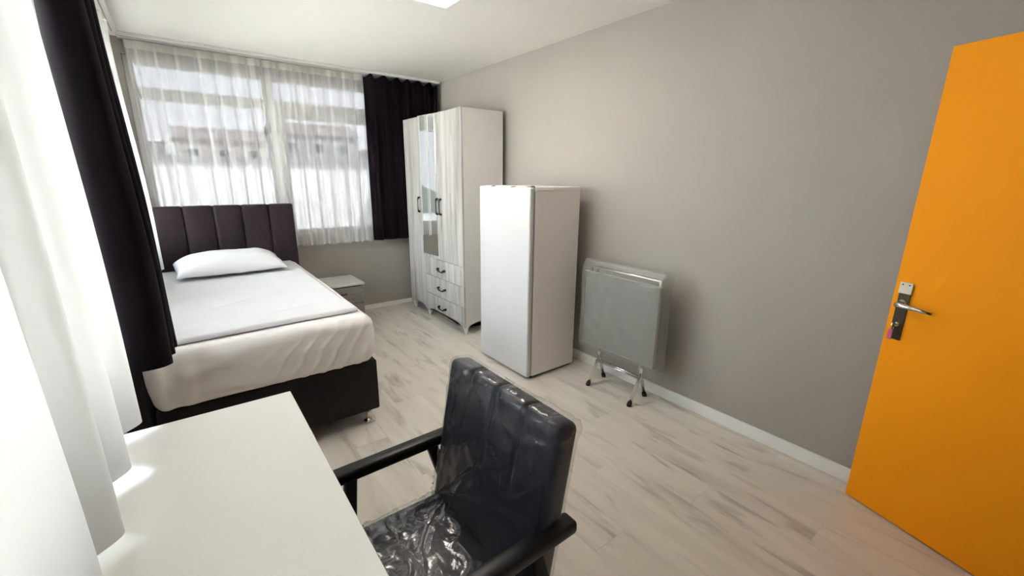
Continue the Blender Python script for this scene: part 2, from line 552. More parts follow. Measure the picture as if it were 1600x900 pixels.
def skirting(name, a, b_):
    bm = bx(a, b_, 0.004, 2)
    return struct(obj(name, bm, M_base))
BH = 0.078
skirting('baseboard_right', (XR - 0.015, YN, 0.0), (XR, YB - 0.015, BH))
skirting('baseboard_back', (XL + 0.015, YB - 0.015, 0.0), (XR, YB, 0.05))
skirting('baseboard_left', (XL, YN, 0.0), (XL + 0.015, YB, BH))
skirting('baseboard_front', (XL + 0.015, YN, 0.0), (DX0 - 0.03, YN + 0.015, BH))

# windows
def rect_frame(bm, mk, u0, u1, z0, z1, wv, d0, d1, bev=0.004):
    """four bars of a sash; mk(u, d, z) -> xyz"""
    def bb(ua, ub, za, zb):
        p, q = mk(ua, d0, za), mk(ub, d1, zb)
        box(bm, [min(p[i], q[i]) for i in range(3)], [max(p[i], q[i]) for i in range(3)], bev, 1)
    bb(u0, u1, z0, z0 + wv); bb(u0, u1, z1 - wv, z1)
    bb(u0, u0 + wv, z0 + wv, z1 - wv); bb(u1 - wv, u1, z0 + wv, z1 - wv)

def window(name, mk, u0, u1, z0, z1, muls, ztr, glass, label, sashes):
    b = B()
    rect_frame(b, mk, u0, u1, z0, z1, 0.06, 0.06, 0.13)
    fr = struct(obj(name, b, M_pvc), label)
    edges = [u0 + 0.06] + [m for m in muls] + [u1 - 0.06]
    b = B()
    p, q = mk(u0 + 0.06, 0.06, ztr[0]), mk(u1 - 0.06, 0.13, ztr[1])
    box(b, [min(p[i], q[i]) for i in range(3)], [max(p[i], q[i]) for i in range(3)], 0.004, 1)
    obj('transom', b, M_pvc, fr)
    for m in muls:
        b = B()
        for za, zb in ((z0 + 0.06, ztr[0]), (ztr[1], z1 - 0.06)):
            p, q = mk(m - 0.04, 0.06, za), mk(m + 0.04, 0.13, zb)
            box(b, [min(p[i], q[i]) for i in range(3)], [max(p[i], q[i]) for i in range(3)], 0.004, 1)
        obj('mullion', b, M_pvc, fr)
    for i in range(len(edges) - 1):
        a = edges[i] + (0.04 if i else 0)
        c = edges[i + 1] - (0.04 if i < len(edges) - 2 else 0)
        for lower, (za, zb) in ((True, (z0 + 0.06, ztr[0])), (False, (ztr[1], z1 - 0.06))):
            host, ins = fr, 0.0
            if lower and sashes[i]:
                s = B()
                rect_frame(s, mk, a + 0.002, c - 0.002, za + 0.002, zb - 0.002, 0.065, 0.045, 0.11)
                host = obj('sash', s, M_pvc, fr)
                ins = 0.06
            g = B()
            p, q = mk(a + ins, 0.088, za + ins), mk(c - ins, 0.092, zb - ins)
            box(g, [min(p[i2], q[i2]) for i2 in range(3)], [max(p[i2], q[i2]) for i2 in range(3)])
            obj('pane', g, glass, host)
    s = B()
    p, q = mk(u0 - 0.02, -0.015, z0 - 0.022), mk(u1 + 0.02, 0.06, z0)
    box(s, [min(p[i], q[i]) for i in range(3)], [max(p[i], q[i]) for i in range(3)], 0.004, 2)
    obj('sill', s, M_pvc, fr)
    return fr

window('window_1', lambda u, d, z: (u, YB + d, z), WB[0], WB[1], WB[2], WB[3], [0.81], (2.10, 2.19), M_glass_back,
       'wide white framed window behind the bed', [False, True])
window('window_2', lambda u, d, z: (XL - d, u, z), WL[0], WL[1], WL[2], WL[3], [1.17, 2.25, 3.33], (2.10, 2.19), M_glass_left,
       'long white framed side window behind the near sheer', [True, False, False, True])

# ------------------------------------------------------------------ curtains
def drape(p0, p1, z0, z1, folds, amp, seed, ns, nz, top_amp=0.35, squeeze=None, hem=0.0, drift=0.0, scallop=0.0, xfun=None):
    P0, P1 = Vector((*p0, 0)), Vector((*p1, 0))
    d = P1 - P0
    n = Vector((-d.y, d.x, 0)).normalized()
    def fn(s, t):
        u = s + 0.35 / folds * noise.noise(Vector((s * folds * 0.45, seed, 0.0))) 
        z = z1 + (z0 - z1) * t
        k = top_amp + (1 - top_amp) * sm(0.0, 0.55, t)
        a = amp * k * (0.75 + 0.5 * noise.noise(Vector((s * folds * 0.6, seed + 7, t * 0.25))))
        ph = 2 * math.pi * folds * u
        o = math.sin(ph) + 0.28 * math.sin(2 * ph + 1.1 + seed) + 0.15 * math.sin(3.1 * ph + t * 0.3)
        o += 0.22 * noise.noise(Vector((s * folds * 1.1, seed + 3, t * 0.6))) * t
        off = a * o
        if squeeze:
            off = squeeze(s, t, off)
        p = P0 + d * (s + drift * t * (s - 0.5)) + n * off
        z += hem * math.sin(ph) * t
        if scallop and t < 0.04:
            z -= scallop * (0.5 + 0.5 * math.sin(ph * 1.0)) * (1 - t / 0.04)
        return Vector((p.x, p.y, z))
    return fn

ZT = ZC - 0.03
f = drape((-0.165, 4.70), (1.80, 4.70), 0.805, ZT, 15, 0.021, 3.3, 420, 36, top_amp=0.6, hem=0.006)
sheer = tag(obj('sheer_curtain', grid(f, 460, 30), M_sheer_back, None, True), 'gathered white sheer curtain hanging over the far window behind the bed', 'curtain')
def tape_of(fn, zt, depth, span, n, shift):
    def g(s, t):
        p = fn(s, t * depth / span)
        return Vector((p.x + shift[0], p.y + shift[1], p.z))
    return grid(g, n, 3)
obj('heading_tape', tape_of(f, ZT, 0.06, ZT - 0.805, 300, (0, -0.004)), M_tape, sheer, True)

PEAKS = [-0.45, -0.05, 0.42, 0.86, 1.07, 1.33, 1.585, 1.83, 2.07, 2.31, 2.55, 2.80, 3.04, 3.29, 3.53, 3.78, 4.02, 4.27, 4.50, 4.75]
def left_fn(s, t):
    y = -0.25 + 4.89 * s
    i = max(k for k in range(len(PEAKS) - 1) if PEAKS[k] <= y)
    ph = 2 * math.pi * (i + (y - PEAKS[i]) / (PEAKS[i + 1] - PEAKS[i]))
    a = (0.030 + 0.020 * sm(0.1, 0.9, t)) * (0.92 + 0.25 * noise.noise(Vector((y * 2.1, 4.0, t))))
    a *= 1 - 0.4 * sm(2.6, 3.2, y) - 0.3 * sm(4.3, 4.45, y)
    flat = 1 - sm(0.80, 0.92, y)          # the nearest stretch hangs as one smooth face
    off = a * (math.cos(ph) + 0.16 * math.cos(2 * ph + 0.6))
    off = off * (1 - flat) + flat * (a * 0.85 - 0.006 * (1 - math.cos(ph)))
    off += 0.007 * noise.noise(Vector((y * 5, 8.0, t * 2.2))) + 0.04 * sm(0, 0.7, t) * sm(3.8, 4.3, y) * (1 - sm(4.36, 4.45, y))
    k = sm(1.66, 1.80, y) * (1 - sm(2.2, 2.4, y))
    off = off * (1 - 0.8 * k) - 0.04 * k
    z = ZT + (0.772 - ZT) * t + 0.006 * math.cos(ph) * t
    return Vector((-0.242 + off, y, z))
for nm, s0, s1, mt, nseg, lb in ((0, 0.0, (1.80 + 0.25) / 4.89, M_sheer_near, 280, 'nearest white sheer curtain, hanging down to the back of the white desk'),
                               (1, (1.80 + 0.25) / 4.89 + 0.002, 1.0, M_sheer_left, 360, 'narrow strip of white sheer curtain showing behind the gathered dark curtain by the bed')):
    def f(u, t, s0=s0, s1=s1):
        return left_fn(s0 + (s1 - s0) * u, t)
    sh = tag(obj('sheer_curtain', grid(f, nseg, 26), mt, None, True), lb, 'curtain')
    obj('heading_tape', tape_of(f, ZT, 0.06, ZT - 0.772, nseg, (0.004, 0)), M_tape, sh, True)

f = drape((1.645, 4.625), (2.47, 4.625), 0.815, ZT + 0.005, 6.5, 0.030, 5.2, 240, 40, top_amp=0.55, scallop=0.035)
tag(obj('dark_curtain', grid(f, 260, 50), M_velvet, None, True), 'black plum velvet curtain in the far corner beside the wardrobe', 'curtain')

# gathered dark curtain on the left: a bunch of deep folds
bunch = [(-0.262, 2.02), (-0.255, 1.90), (-0.222, 1.845), (-0.170, 1.838), (-0.126, 1.850), (-0.108, 1.885), (-0.128, 1.925), (-0.170, 1.935), (-0.178, 1.955), (-0.150, 1.975),
         (-0.112, 1.985), (-0.102, 2.010), (-0.125, 2.040), (-0.165, 2.050), (-0.172, 2.072), (-0.140, 2.090), (-0.104, 2.105), (-0.098, 2.135), (-0.130, 2.170), (-0.190, 2.180), (-0.24, 2.17)]
def spline(pts, s):
    n = len(pts) - 1
    i = min(int(s * n), n - 1)
    t = s * n - i
    P = [Vector((*pts[max(0, min(n, i + k))], 0)) for k in (-1, 0, 1, 2)]
    return 0.5 * ((2 * P[1]) + (P[2] - P[0]) * t + (2 * P[0] - 5 * P[1] + 4 * P[2] - P[3]) * t * t + (3 * P[1] - P[0] - 3 * P[2] + P[3]) * t ** 3)
def bunch_fn(s, t):
    p = spline(bunch, s)
    k = 0.62 + 0.42 * sm(0, 0.85, t) 
    x = -0.215 + (p.x + 0.215) * k
    y = 2.0 + (p.y - 2.0) * (0.9 + 0.1 * t)
    x += 0.006 * noise.noise(Vector((s * 9, 2.2, t * 3)))
    y += 0.008 * noise.noise(Vector((s * 9, 5.2, t * 3)))
    return Vector((x, y, ZT - 0.005 + (0.85 - 0.03 * s - ZT) * t))
tag(obj('dark_curtain', grid(bunch_fn, 160, 40), M_velvet, None, True), 'black plum velvet curtain gathered into a narrow bunch on the left, beside the bed', 'curtain')

# rails
def rail(name, a, b_, label):
    t = thing(name, label, 'curtain rail', ((a[0] + b_[0]) / 2, (a[1] + b_[1]) / 2, a[2]))
    obj('channel', box(B(), a, b_, 0.003, 1), M_rail, t)
    bm = B()
    if b_[0] - a[0] > b_[1] - a[1]:
        for yy in (0.3, 0.7):
            y = a[1] + (b_[1] - a[1]) * yy
            box(bm, (a[0], y - 0.003, a[2] - 0.002), (b_[0], y + 0.003, a[2] + 0.001))
    else:
        for xx in (0.3, 0.7):
            x = a[0] + (b_[0] - a[0]) * xx
            box(bm, (x - 0.003, a[1], a[2] - 0.002), (x + 0.003, b_[1], a[2] + 0.001))
    obj('track_slot', bm, M_gasket, t)
rail('curtain_rail', (-0.20, 4.60, ZC - 0.022), (2.50, 4.73, ZC), 'white twin track curtain rail on the ceiling above the far window')
rail('curtain_rail', (-0.285, -0.30, ZC - 0.022), (-0.185, 4.54, ZC), 'white twin track curtain rail on the ceiling along the left window')

# ------------------------------------------------------------------ ceiling lamp
LX0, LX1, LY0, LY1 = 0.90, 1.50, 2.045, 2.645
t = thing('ceiling_lamp', 'flat square white ceiling lamp at the top edge of the photo', 'lamp', ((LX0 + LX1) / 2, (LY0 + LY1) / 2, ZC))
b = B()
for a, c in (((LX0, LY0), (LX1, LY0 + 0.02)), ((LX0, LY1 - 0.02), (LX1, LY1)), ((LX0, LY0 + 0.02), (LX0 + 0.02, LY1 - 0.02)), ((LX1 - 0.02, LY0 + 0.02), (LX1, LY1 - 0.02))):
    box(b, (a[0], a[1], ZC - 0.02), (c[0], c[1], ZC), 0.002, 1)
obj('frame', b, M_frame_white, t)
obj('diffuser', bx((LX0 + 0.02, LY0 + 0.02, ZC - 0.015), (LX1 - 0.02, LY1 - 0.02, ZC - 0.001)), lamp_m, t)

# ------------------------------------------------------------------ bed
BX0, BX1, BY0, BY1 = -0.235, 0.805, 2.40, 4.47
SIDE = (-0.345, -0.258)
bed = thing('bed', 'single bed with plum channelled headboard and dark upholstered base', 'bed', ((BX0 + BX1) / 2, (BY0 + BY1) / 2, 0))
obj('base', bx((BX0, BY0 + 0.01, 0.087), (BX1 + 0.012, BY1, 0.415), 0.012, 3), M_bedbase, bed, True)
obj('gap_shade_block', bx((SIDE[0], BY0 + 0.02, 0.087), (SIDE[1], BY1, 0.66), 0.015, 3), M_bedbase, bed, True)  # added dark block, stands in for the shaded gap between bed and wall
for px, py in ((BX1 - 0.05, BY0 + 0.05), (BX1 - 0.05, BY1 - 0.1), (BX0 + 0.06, BY0 + 0.05), (BX0 + 0.06, BY1 - 0.1)):
    b = lathe(B(), [(0.034, 0.0), (0.036, 0.006), (0.030, 0.014), (0.020, 0.02), (0.019, 0.084), (0.03, 0.087)], (px, py, 0), 20)
    obj('leg', b, M_chrome, bed, True)
# mattress in a fitted sheet, with drag wrinkles at the foot
MW, ML, MT = BX1 - BX0 + 0.01, BY1 - BY0 + 0.02, 0.30
mc = Vector(((BX0 + BX1) / 2 - 0.002, (BY0 + BY1) / 2 - 0.005, 0.412 + MT / 2))
def mat_fn(p, n):
    q = p.copy()
    w = p + mc
    if n.y < -0.3:   # foot side: diagonal pulls towards the lower right corner
        u = (w.x - BX0) / MW
        v = (w.z - 0.412) / MT
        a = sm(0.30, 0.75, u) * (0.35 + 0.65 * sm(0.95, 0.25, v))
        ph = (u * 1.05 - v * 0.16 - 0.25 * (1 - u) * v) * 62 + 2.5 * noise.noise(Vector((u * 4, v * 3, 1)))
        q.y -= 0.011 * a * max(0, math.sin(ph)) ** 2
        q.y -= 0.010 * noise.noise(Vector((u * 5, v * 4, 3)))
        q.y -= 0.012 * math.sin(math.pi * v)
        # left corner bunching
        q.y -= 0.010 * sm(0.22, 0.05, u) * math.sin(u * 55)
    if abs(n.x) > 0.3:
        q.x += n.x * 0.008 * math.sin(math.pi * (w.z - 0.412) / MT)
        q.x += n.x * 0.004 * noise.noise(Vector((w.y * 6, w.z * 9, 2)))
    if n.z > 0.5:
        q.z += 0.006 * noise.noise(Vector((w.x * 2.5, w.y * 2.5, 0.4)))
    # underside corners pulled in
    lowv = sm(0.16, 0.0, w.z - 0.412)
    q.x -= math.copysign(0.012, p.x) * lowv * sm(0.8, 1.0, abs(p.x) / (MW / 2))
    return q
b = softbox((MW, ML, MT), 0.055, (110, 60, 26), mat_fn)
bmesh.ops.translate(b, verts=b.verts, vec=mc)
obj('mattress', b, M_sheet, bed, True)
# headboard: panel body and five stuffed channels
HX0, HX1, HZ0, HZ1, HY = -0.205, 0.838, 0.10, 1.247, 4.475
obj('headboard_frame', bx((HX0, HY + 0.03, HZ0), (HX1, HY + 0.085, HZ1 - 0.008), 0.01, 3), M_head, bed, True)
cw = (HX1 - HX0) / 5
for i in range(5):
    def ch(p, n):
        q = p.copy()
        if n.y < 0:
            q.y -= 0.012 * (1 - (abs(p.x) / (cw / 2)) ** 2.5)
        return q
    b = softbox((cw - 0.003, 0.045, HZ1 - 0.42), 0.018, (10, 2, 14), ch)
    bmesh.ops.translate(b, verts=b.verts, vec=(HX0 + cw * (i + 0.5), HY + 0.012, (HZ1 + 0.42) / 2))
    obj('headboard_channel', b, M_head, bed, True)

# folded white quilt spread over the mattress
QX0, QX1, QY0, QY1 = -0.225, 0.755, 2.43, 4.40
MZ = 0.412 + MT
def quilt_fn(u, v):
    x = QX0 + (QX1 - QX0) * u
    y = QY0 + 0.012 * math.sin(u * 3.0) + (QY1 - QY0) * v
    y += (1 - v) * (0.055 * u)
    z = MZ + 0.012
    z += 0.004 * noise.noise(Vector((x * 4, y * 4, 1.7)))
    yl = (y - QY0) - 0.055 * u * (1 - v)
    # turned-up hem: the folded edge is double for the last 19 cm
    z += 0.018 * (1 - sm(0.17 + 0.05 * u, 0.20 + 0.05 * u, yl))
    z += 0.011 * math.exp(-((yl - 0.235 - 0.04 * u) / 0.022) ** 2) * sm(0.05, 0.3, u)
    z += 0.007 * math.exp(-((yl - 0.42 - 0.5 * u) / 0.02) ** 2) * sm(0.15, 0.4, u) * sm(0.95, 0.6, u)
    # side roll-off
    e = min(u, 1 - u) * (QX1 - QX0)
    ev = min(v * (QY1 - QY0), 9)
    z -= 0.010 * (1 - sm(0.0, 0.012, e)) + 0.016 * (1 - sm(0, 0.012, ev))
    return Vector((x, y, z))
b = grid(quilt_fn, 100, 240)
top = list(b.faces)
r = bmesh.ops.extrude_face_region(b, geom=top)
vs = [e for e in r['geom'] if isinstance(e, bmesh.types.BMVert)]
for v in vs:
    v.co.z = MZ + 0.0075
tag(obj('quilt', b, M_topper, None, True), 'thin white quilt laid flat over the mattress with a folded hem at the foot', 'quilt')

# pillow
PC = Vector((0.262, 4.12, MZ + 0.012))
def pillow(u, v):
    a, c = u * 2 - 1, v * 2 - 1
    return a, c
def pil_side(s):
    def fn(u, v):
        a, c = u * 2 - 1, v * 2 - 1
        ex = max(0.0, 1 - abs(a) ** 3.2)
        ey = max(0.0, 1 - abs(c) ** 2.6)
        hgt = (ex * ey) ** 0.55
        pinch = 1 - 0.075 * (abs(a) ** 4) * (1 - abs(c) ** 2) * 0 - 0.06 * (1 - a * a) * 0
        xx = a * 0.375 * (1 - 0.05 * (1 - abs(c)) * abs(a) ** 3)
        yy = c * 0.235 * (1 - 0.10 * (1 - abs(a) ** 2) * abs(c) ** 3 * 0.4)
        top = 0.138 * hgt * (1 + 0.10 * noise.noise(Vector((a * 1.6, c * 1.6, 2))))
        bot = 0.030 * hgt
        zz = 0.042 + (top if s > 0 else -bot)
        zz += 0.03 * sm(0.3, 1.0, c) * 1.0
        zz += 0.006 * noise.noise(Vector((a * 5, c * 4, 8))) * hgt
        if abs(a) > 0.85:
            zz -= 0.012 * (abs(a) - 0.85) / 0.15 * (1 - sm(0.3, 1, c))
        return Vector((xx, yy, zz))
    return fn
b = grid(pil_side(1), 60, 40)
b2 = grid(pil_side(-1), 60, 40)
me_ = bpy.data.meshes.new('tmp'); b2.to_mesh(me_); b2.free(); b.from_mesh(me_); bpy.data.meshes.remove(me_)
bmesh.ops.remove_doubles(b, verts=b.verts, dist=0.0004)
bmesh.ops.rotate(b, verts=b.verts, cent=(0, 0, 0), matrix=Matrix.Rotation(math.radians(2), 3, 'Z'))
bmesh.ops.translate(b, verts=b.verts, vec=PC)
tag(obj('pillow', b, M_pillow, None, True), 'plump white pillow lying on the bed against the headboard', 'pillow')

# ------------------------------------------------------------------ nightstand
NX0, NX1, NY0, NY1, NZ = 0.90, 1.378, 4.262, 4.700, 0.452
ns = thing('nightstand', 'white topped nightstand with grey wood drawers beside the headboard', 'nightstand', ((NX0 + NX1) / 2, (NY0 + NY1) / 2, 0))
b = B()
box(b, (NX0 + 0.012, NY0 + 0.02, 0.05), (NX0 + 0.03, NY1, NZ - 0.022))
box(b, (NX1 - 0.03, NY0 + 0.02, 0.05), (NX1 - 0.012, NY1, NZ - 0.022))
box(b, (NX0 + 0.03, NY0 + 0.03, 0.05), (NX1 - 0.03, NY1, 0.068))
box(b, (NX0 + 0.03, NY1 - 0.01, 0.068), (NX1 - 0.03, NY1, NZ - 0.022))
obj('carcass', b, M_ndoor, ns)
obj('top', bx((NX0, NY0, NZ - 0.022), (NX1, NY1, NZ), 0.002, 1), M_wside, ns)
for z0, z1 in ((0.252, 0.418), (0.072, 0.244)):
    d = obj('drawer', bx((NX0 + 0.014, NY0 + 0.004, z0), (NX1 - 0.014, NY0 + 0.0195, z1), 0.001, 1), M_ndoor, ns)
    xm, zm = (NX0 + NX1) / 2, (z0 + z1) / 2 + 0.02
    obj('handle', tube(B(), [(xm - 0.055, NY0 + 0.004, zm), (xm - 0.05, NY0 - 0.016, zm), (xm + 0.05, NY0 - 0.016, zm), (xm + 0.055, NY0 + 0.004, zm)], 0.006, 8), M_blackm, d, True)
for px, py in ((NX0 + 0.05, NY0 + 0.06), (NX1 - 0.05, NY0 + 0.06), (NX0 + 0.05, NY1 - 0.05), (NX1 - 0.05, NY1 - 0.05)):
    obj('foot', lathe(B(), [(0.014, 0), (0.022, 0.05)], (px, py, 0), 10), M_wside, ns)

# ------------------------------------------------------------------ wardrobe
AX0, AX1, AY0, AY1, AZ0, AZ1 = 2.02, 2.47, 3.37, 4.565, 0.10, 2.085
wd = thing('wardrobe', 'tall three door wardrobe with whitewashed wood doors, a mirror and drawers', 'wardrobe', ((AX0 + AX1) / 2, (AY0 + AY1) / 2, 0))
for y0, y1 in ((AY0, AY0 + 0.018), (AY1 - 0.018, AY1)):
    # side with a shallow arch between its two feet
    pts = [(AX0 + 0.018, AZ1), (AX1, AZ1), (AX1, 0.07), (AX1 - 0.05, 0.07)]
    for k in range(9):
        a = math.pi * k / 8
        pts.append(((AX0 + AX1) / 2 + 0.17 * math.cos(a), 0.085 + 0.03 * math.sin(a)))
    pts += [(AX0 + 0.06, 0.07), (AX0 + 0.018, 0.07)]
    obj('side_panel', prism(B(), pts, 'y', y0, y1), M_wside, wd)
obj('top_panel', bx((AX0 + 0.018, AY0 + 0.0185, AZ1 - 0.02), (AX1, AY1 - 0.0185, AZ1 - 0.001)), M_wside, wd)
obj('bottom_panel', bx((AX0 + 0.02, AY0 + 0.0185, 0.115), (AX1, AY1 - 0.0185, 0.133)), M_wside, wd)
obj('back_panel', bx((AX1 - 0.006, AY0 + 0.0185, 0.135), (AX1 - 0.001, AY1 - 0.0185, AZ1 - 0.021)), M_gap, wd)
YA, YM = 4.165, 3.825      # joints between left door / mirror door / right door
DZ = 0.68
def handle_v(parent, y, zc):
    bm = tube(B(), [(AX0, y, zc + 0.075), (AX0 - 0.018, y, zc + 0.07), (AX0 - 0.024, y, zc + 0.05), (AX0 - 0.024, y, zc - 0.05), (AX0 - 0.018, y, zc - 0.07), (AX0, y, zc - 0.075)],
              [0.011, 0.011, 0.005, 0.005, 0.011, 0.011], 8)
    obj('handle', bm, M_blackm, parent, True)
def handle_h(parent, y, zc):
    bm = tube(B(), [(AX0, y + 0.07, zc + 0.012), (AX0 - 0.018, y + 0.068, zc + 0.01), (AX0 - 0.024, y + 0.035, zc - 0.008), (AX0 - 0.024, y - 0.035, zc - 0.008), (AX0 - 0.018, y - 0.068, zc + 0.01), (AX0, y - 0.07, zc + 0.012)],
              [0.012, 0.012, 0.007, 0.007, 0.012, 0.012], 8)
    obj('handle', bm, M_blackm, parent, True)
# left door runs down to a scalloped foot
pts = [(AY1 - 0.001, AZ1 - 0.003), (YA + 0.0015, AZ1 - 0.003), (YA + 0.0015, 0.075)]
yc, hw = (AY1 + YA) / 2, (AY1 - YA) / 2 - 0.03
for k in range(13):
    a = math.pi * k / 12
    pts.append((yc - hw * math.cos(a), 0.078 + 0.042 * math.sin(a) ** 0.6))
pts.append((AY1 - 0.001, 0.075))
dl = obj('door', prism(B(), pts, 'x', AX0, AX0 + 0.0175), M_wdoor, wd)
handle_v(dl, YA + 0.075, 1.215)
def ajar(bm):      # the mirror door does not shut flush: its left edge stands a little proud
    bmesh.ops.rotate(bm, verts=bm.verts, cent=(AX0, YM, 0), matrix=Matrix.Rotation(math.radians(4.6), 3, 'Z'))
    return bm
dm = obj('door', ajar(bx((AX0, YM + 0.0015, DZ + 0.002), (AX0 + 0.0175, YA - 0.0025, AZ1 - 0.003), 0.001, 1)), M_wdoor, wd)
mir = obj('mirror', ajar(bx((AX0 - 0.004, YM + 0.022, DZ + 0.035), (AX0 - 0.0002, YA - 0.028, AZ1 - 0.012), 0.0015, 1)), M_mirror, dm)
handle_v(dm, YM + 0.012, 1.215)
dr = obj('door', bx((AX0, AY0 + 0.001, DZ + 0.002), (AX0 + 0.0175, YM - 0.0015, AZ1 - 0.003), 0.001, 1), M_wdoor, wd)
handle_v(dr, YM - 0.055, 1.215)
for z0, z1 in ((0.486, 0.678), (0.282, 0.482)):
    d = obj('drawer', bx((AX0, AY0 + 0.001, z0), (AX0 + 0.0175, YA - 0.0015, z1), 0.001, 1), M_wdoor, wd)
    handle_h(d, 3.80, (z0 + z1) / 2 - 0.01)
pts = [(YA - 0.0015, 0.278), (YA - 0.0015, 0.075), (YA - 0.05, 0.078), (YA - 0.12, 0.112), (AY0 + 0.12, 0.112), (AY0 + 0.05, 0.078), (AY0 + 0.001, 0.075), (AY0 + 0.001, 0.278)]
d = obj('drawer', prism(B(), pts, 'x', AX0, AX0 + 0.0175), M_wdoor, wd)
handle_h(d, 3.80, 0.165)
for px, py in ((AX0 + 0.035, AY0 + 0.03), (AX0 + 0.035, YA), (AX0 + 0.035, AY1 - 0.035), (AX1 - 0.04, AY0 + 0.03), (AX1 - 0.04, AY1 - 0.035)):
    obj('leg', lathe(B(), [(0.011, 0), (0.013, 0.003), (0.029, 0.08), (0.031, 0.115)], (px, py, 0), 14), M_leg, wd, True)

# ------------------------------------------------------------------ fridge
FX0, FX1, FY0, FY1, FZ = 1.90, 2.395, 2.275, 2.905, 1.435
fr = thing('fridge', 'white single door fridge standing beside the wardrobe', 'fridge', ((FX0 + FX1) / 2, (FY0 + FY1) / 2, 0))
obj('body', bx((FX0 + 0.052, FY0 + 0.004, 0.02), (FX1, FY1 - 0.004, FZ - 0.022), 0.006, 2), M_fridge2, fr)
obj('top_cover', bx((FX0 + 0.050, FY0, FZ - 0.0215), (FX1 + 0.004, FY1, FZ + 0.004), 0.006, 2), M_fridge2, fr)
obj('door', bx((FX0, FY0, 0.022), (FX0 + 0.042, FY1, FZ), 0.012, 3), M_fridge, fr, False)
obj('gasket', bx((FX0 + 0.0425, FY0 + 0.012, 0.03), (FX0 + 0.0515, FY1 - 0.012, FZ - 0.03)), M_gasket, fr)
obj('plinth', bx((FX0 + 0.05, FY0 + 0.02, 0.004), (FX1 - 0.02, FY1 - 0.02, 0.0195)), M_gap, fr)
for px in (FX0 + 0.09, FX1 - 0.06):
    for py in (FY0 + 0.06, FY1 - 0.06):
        obj('foot', lathe(B(), [(0.018, 0), (0.018, 0.0035)], (px, py, 0), 10), M_rubber, fr)
for py in (FY0 + 0.21, FY0 + 0.46):
    obj('door_clip', bx((FX0 + 0.002, py - 0.012, FZ - 0.004), (FX0 + 0.03, py + 0.012, FZ + 0.006), 0.002, 1), M_gasket, fr)
obj('hinge', bx((FX0 + 0.012, FY0 + 0.008, FZ + 0.001), (FX0 + 0.049, FY0 + 0.05, FZ + 0.012), 0.002, 1), M_gasket, fr)

# ------------------------------------------------------------------ folded table against the wall
TY0, TY1, TZ0, TZ1, TX = 1.465, 2.10, 0.29, 0.895, 2.293
ft = thing('folding_table', 'folded square grey table in plastic film leaning by the right wall', 'table', (2.33, 1.775, 0))
obj('tabletop', bx((TX, TY0 + 0.012, TZ0 + 0.012), (TX + 0.02, TY1 - 0.012, TZ1 - 0.06), 0.003, 1), M_tabletop, ft)
b = B()
for (ya, za, yb, zb) in ((TY0, TZ0, TY1, TZ0 + 0.012), (TY0, TZ1 - 0.06, TY1, TZ1 - 0.048), (TY0, TZ0 + 0.012, TY0 + 0.012, TZ1 - 0.06), (TY1 - 0.012, TZ0 + 0.012, TY1, TZ1 - 0.06)):
    box(b, (TX - 0.004, ya, za), (TX + 0.028, yb, zb), 0.003, 1)
obj('edging', b, M_tabedge, ft)
# folded steel frame behind the top
b = B()
for xx, dy in ((TX + 0.045, 0.03), (TX + 0.075, 0.06)):
    tube(b, [(xx, TY0 + dy, TZ0 + 0.03), (xx, TY0 + dy, TZ1 - 0.02), (xx, TY1 - dy, TZ1 - 0.02), (xx, TY1 - dy, TZ0 + 0.03)], 0.010, 8)
obj('folded_frame', b, M_steel, ft, True)
for yl, nm in ((1.585, 'near'), (1.96, 'far')):
    for s, xf, yo in ((-1, 2.228, -0.012), (1, 2.432, 0.014)):
        xm = 2.345 + s * 0.006
        bm = tube(B(), [(xm + s * 0.006, yl + yo, 0.40), (xm + s * 0.004, yl + yo, 0.235), (xm + s * 0.012, yl + yo, 0.195), (xf, yl + yo, 0.012)], 0.0115, 10)
        lg = obj('leg', bm, M_chrome, ft, True)
        obj('rubber_foot', tube(B(), [(xf - s * 0.008, yl + yo, 0.03), (xf, yl + yo, 0.012), (xf + s * 0.002, yl + yo, 0.0)], [0.0155, 0.017, 0.016], 10), M_rubber, lg, True)
for xx, zz in ((2.312, 0.178), (2.348, 0.172)):
    obj('stretcher', tube(B(), [(xx, 1.585, zz), (xx, 1.96, zz)], 0.007, 8), M_chrome, ft, True)
# film sleeve, a little larger than the table, crumpled along its top
def sleeve(p, n):
    q = p.copy()
    zt = sm(0.10, 0.33, p.z)
    q += n * (0.0035 + 0.006 * noise.noise(Vector((p.y * 14, p.z * 14, p.x * 9))))
    q.x += n.x * 0.010 * zt * noise.turbulence(Vector((p.y * 13, p.z * 22, 3)), 3, True)
    if p.z > 0.30:
        q.x = q.x * 0.55
        q.z += 0.008 * noise.noise(Vector((p.y * 11, 1, 1)))
    return q
b = softbox((0.115, TY1 - TY0 + 0.03, 0.655), 0.007, (6, 60, 60), sleeve)
bmesh.ops.translate(b, verts=b.verts, vec=(TX + 0.046, (TY0 + TY1) / 2 - 0.004, 0.60))
obj('plastic_film', b, M_film_table, ft, True)['label'] = 'cloudy clear plastic sleeve'

# ------------------------------------------------------------------ desk
KX0, KX1, KY0, KY1, KZ = -0.335, 0.217, 0.365, 1.583, 0.75
dk = thing('desk', 'plain white desk in front of the left window', 'desk', ((KX0 + KX1) / 2, (KY0 + KY1) / 2, 0))
obj('desktop', bx((KX0, KY0, KZ - 0.022), (KX1, KY1, KZ), 0.0015, 1), M_desk, dk)
for y0, y1 in ((KY0 + 0.02, KY0 + 0.042), (KY1 - 0.042, KY1 - 0.02)):
    obj('side_panel', bx((KX0 + 0.01, y0, 0.0), (KX1 - 0.03, y1, KZ - 0.0225)), M_wside, dk)
obj('back_panel', bx((KX0 + 0.02, KY0 + 0.0425, 0.35), (KX0 + 0.038, KY1 - 0.0425, KZ - 0.0225)), M_wside, dk)

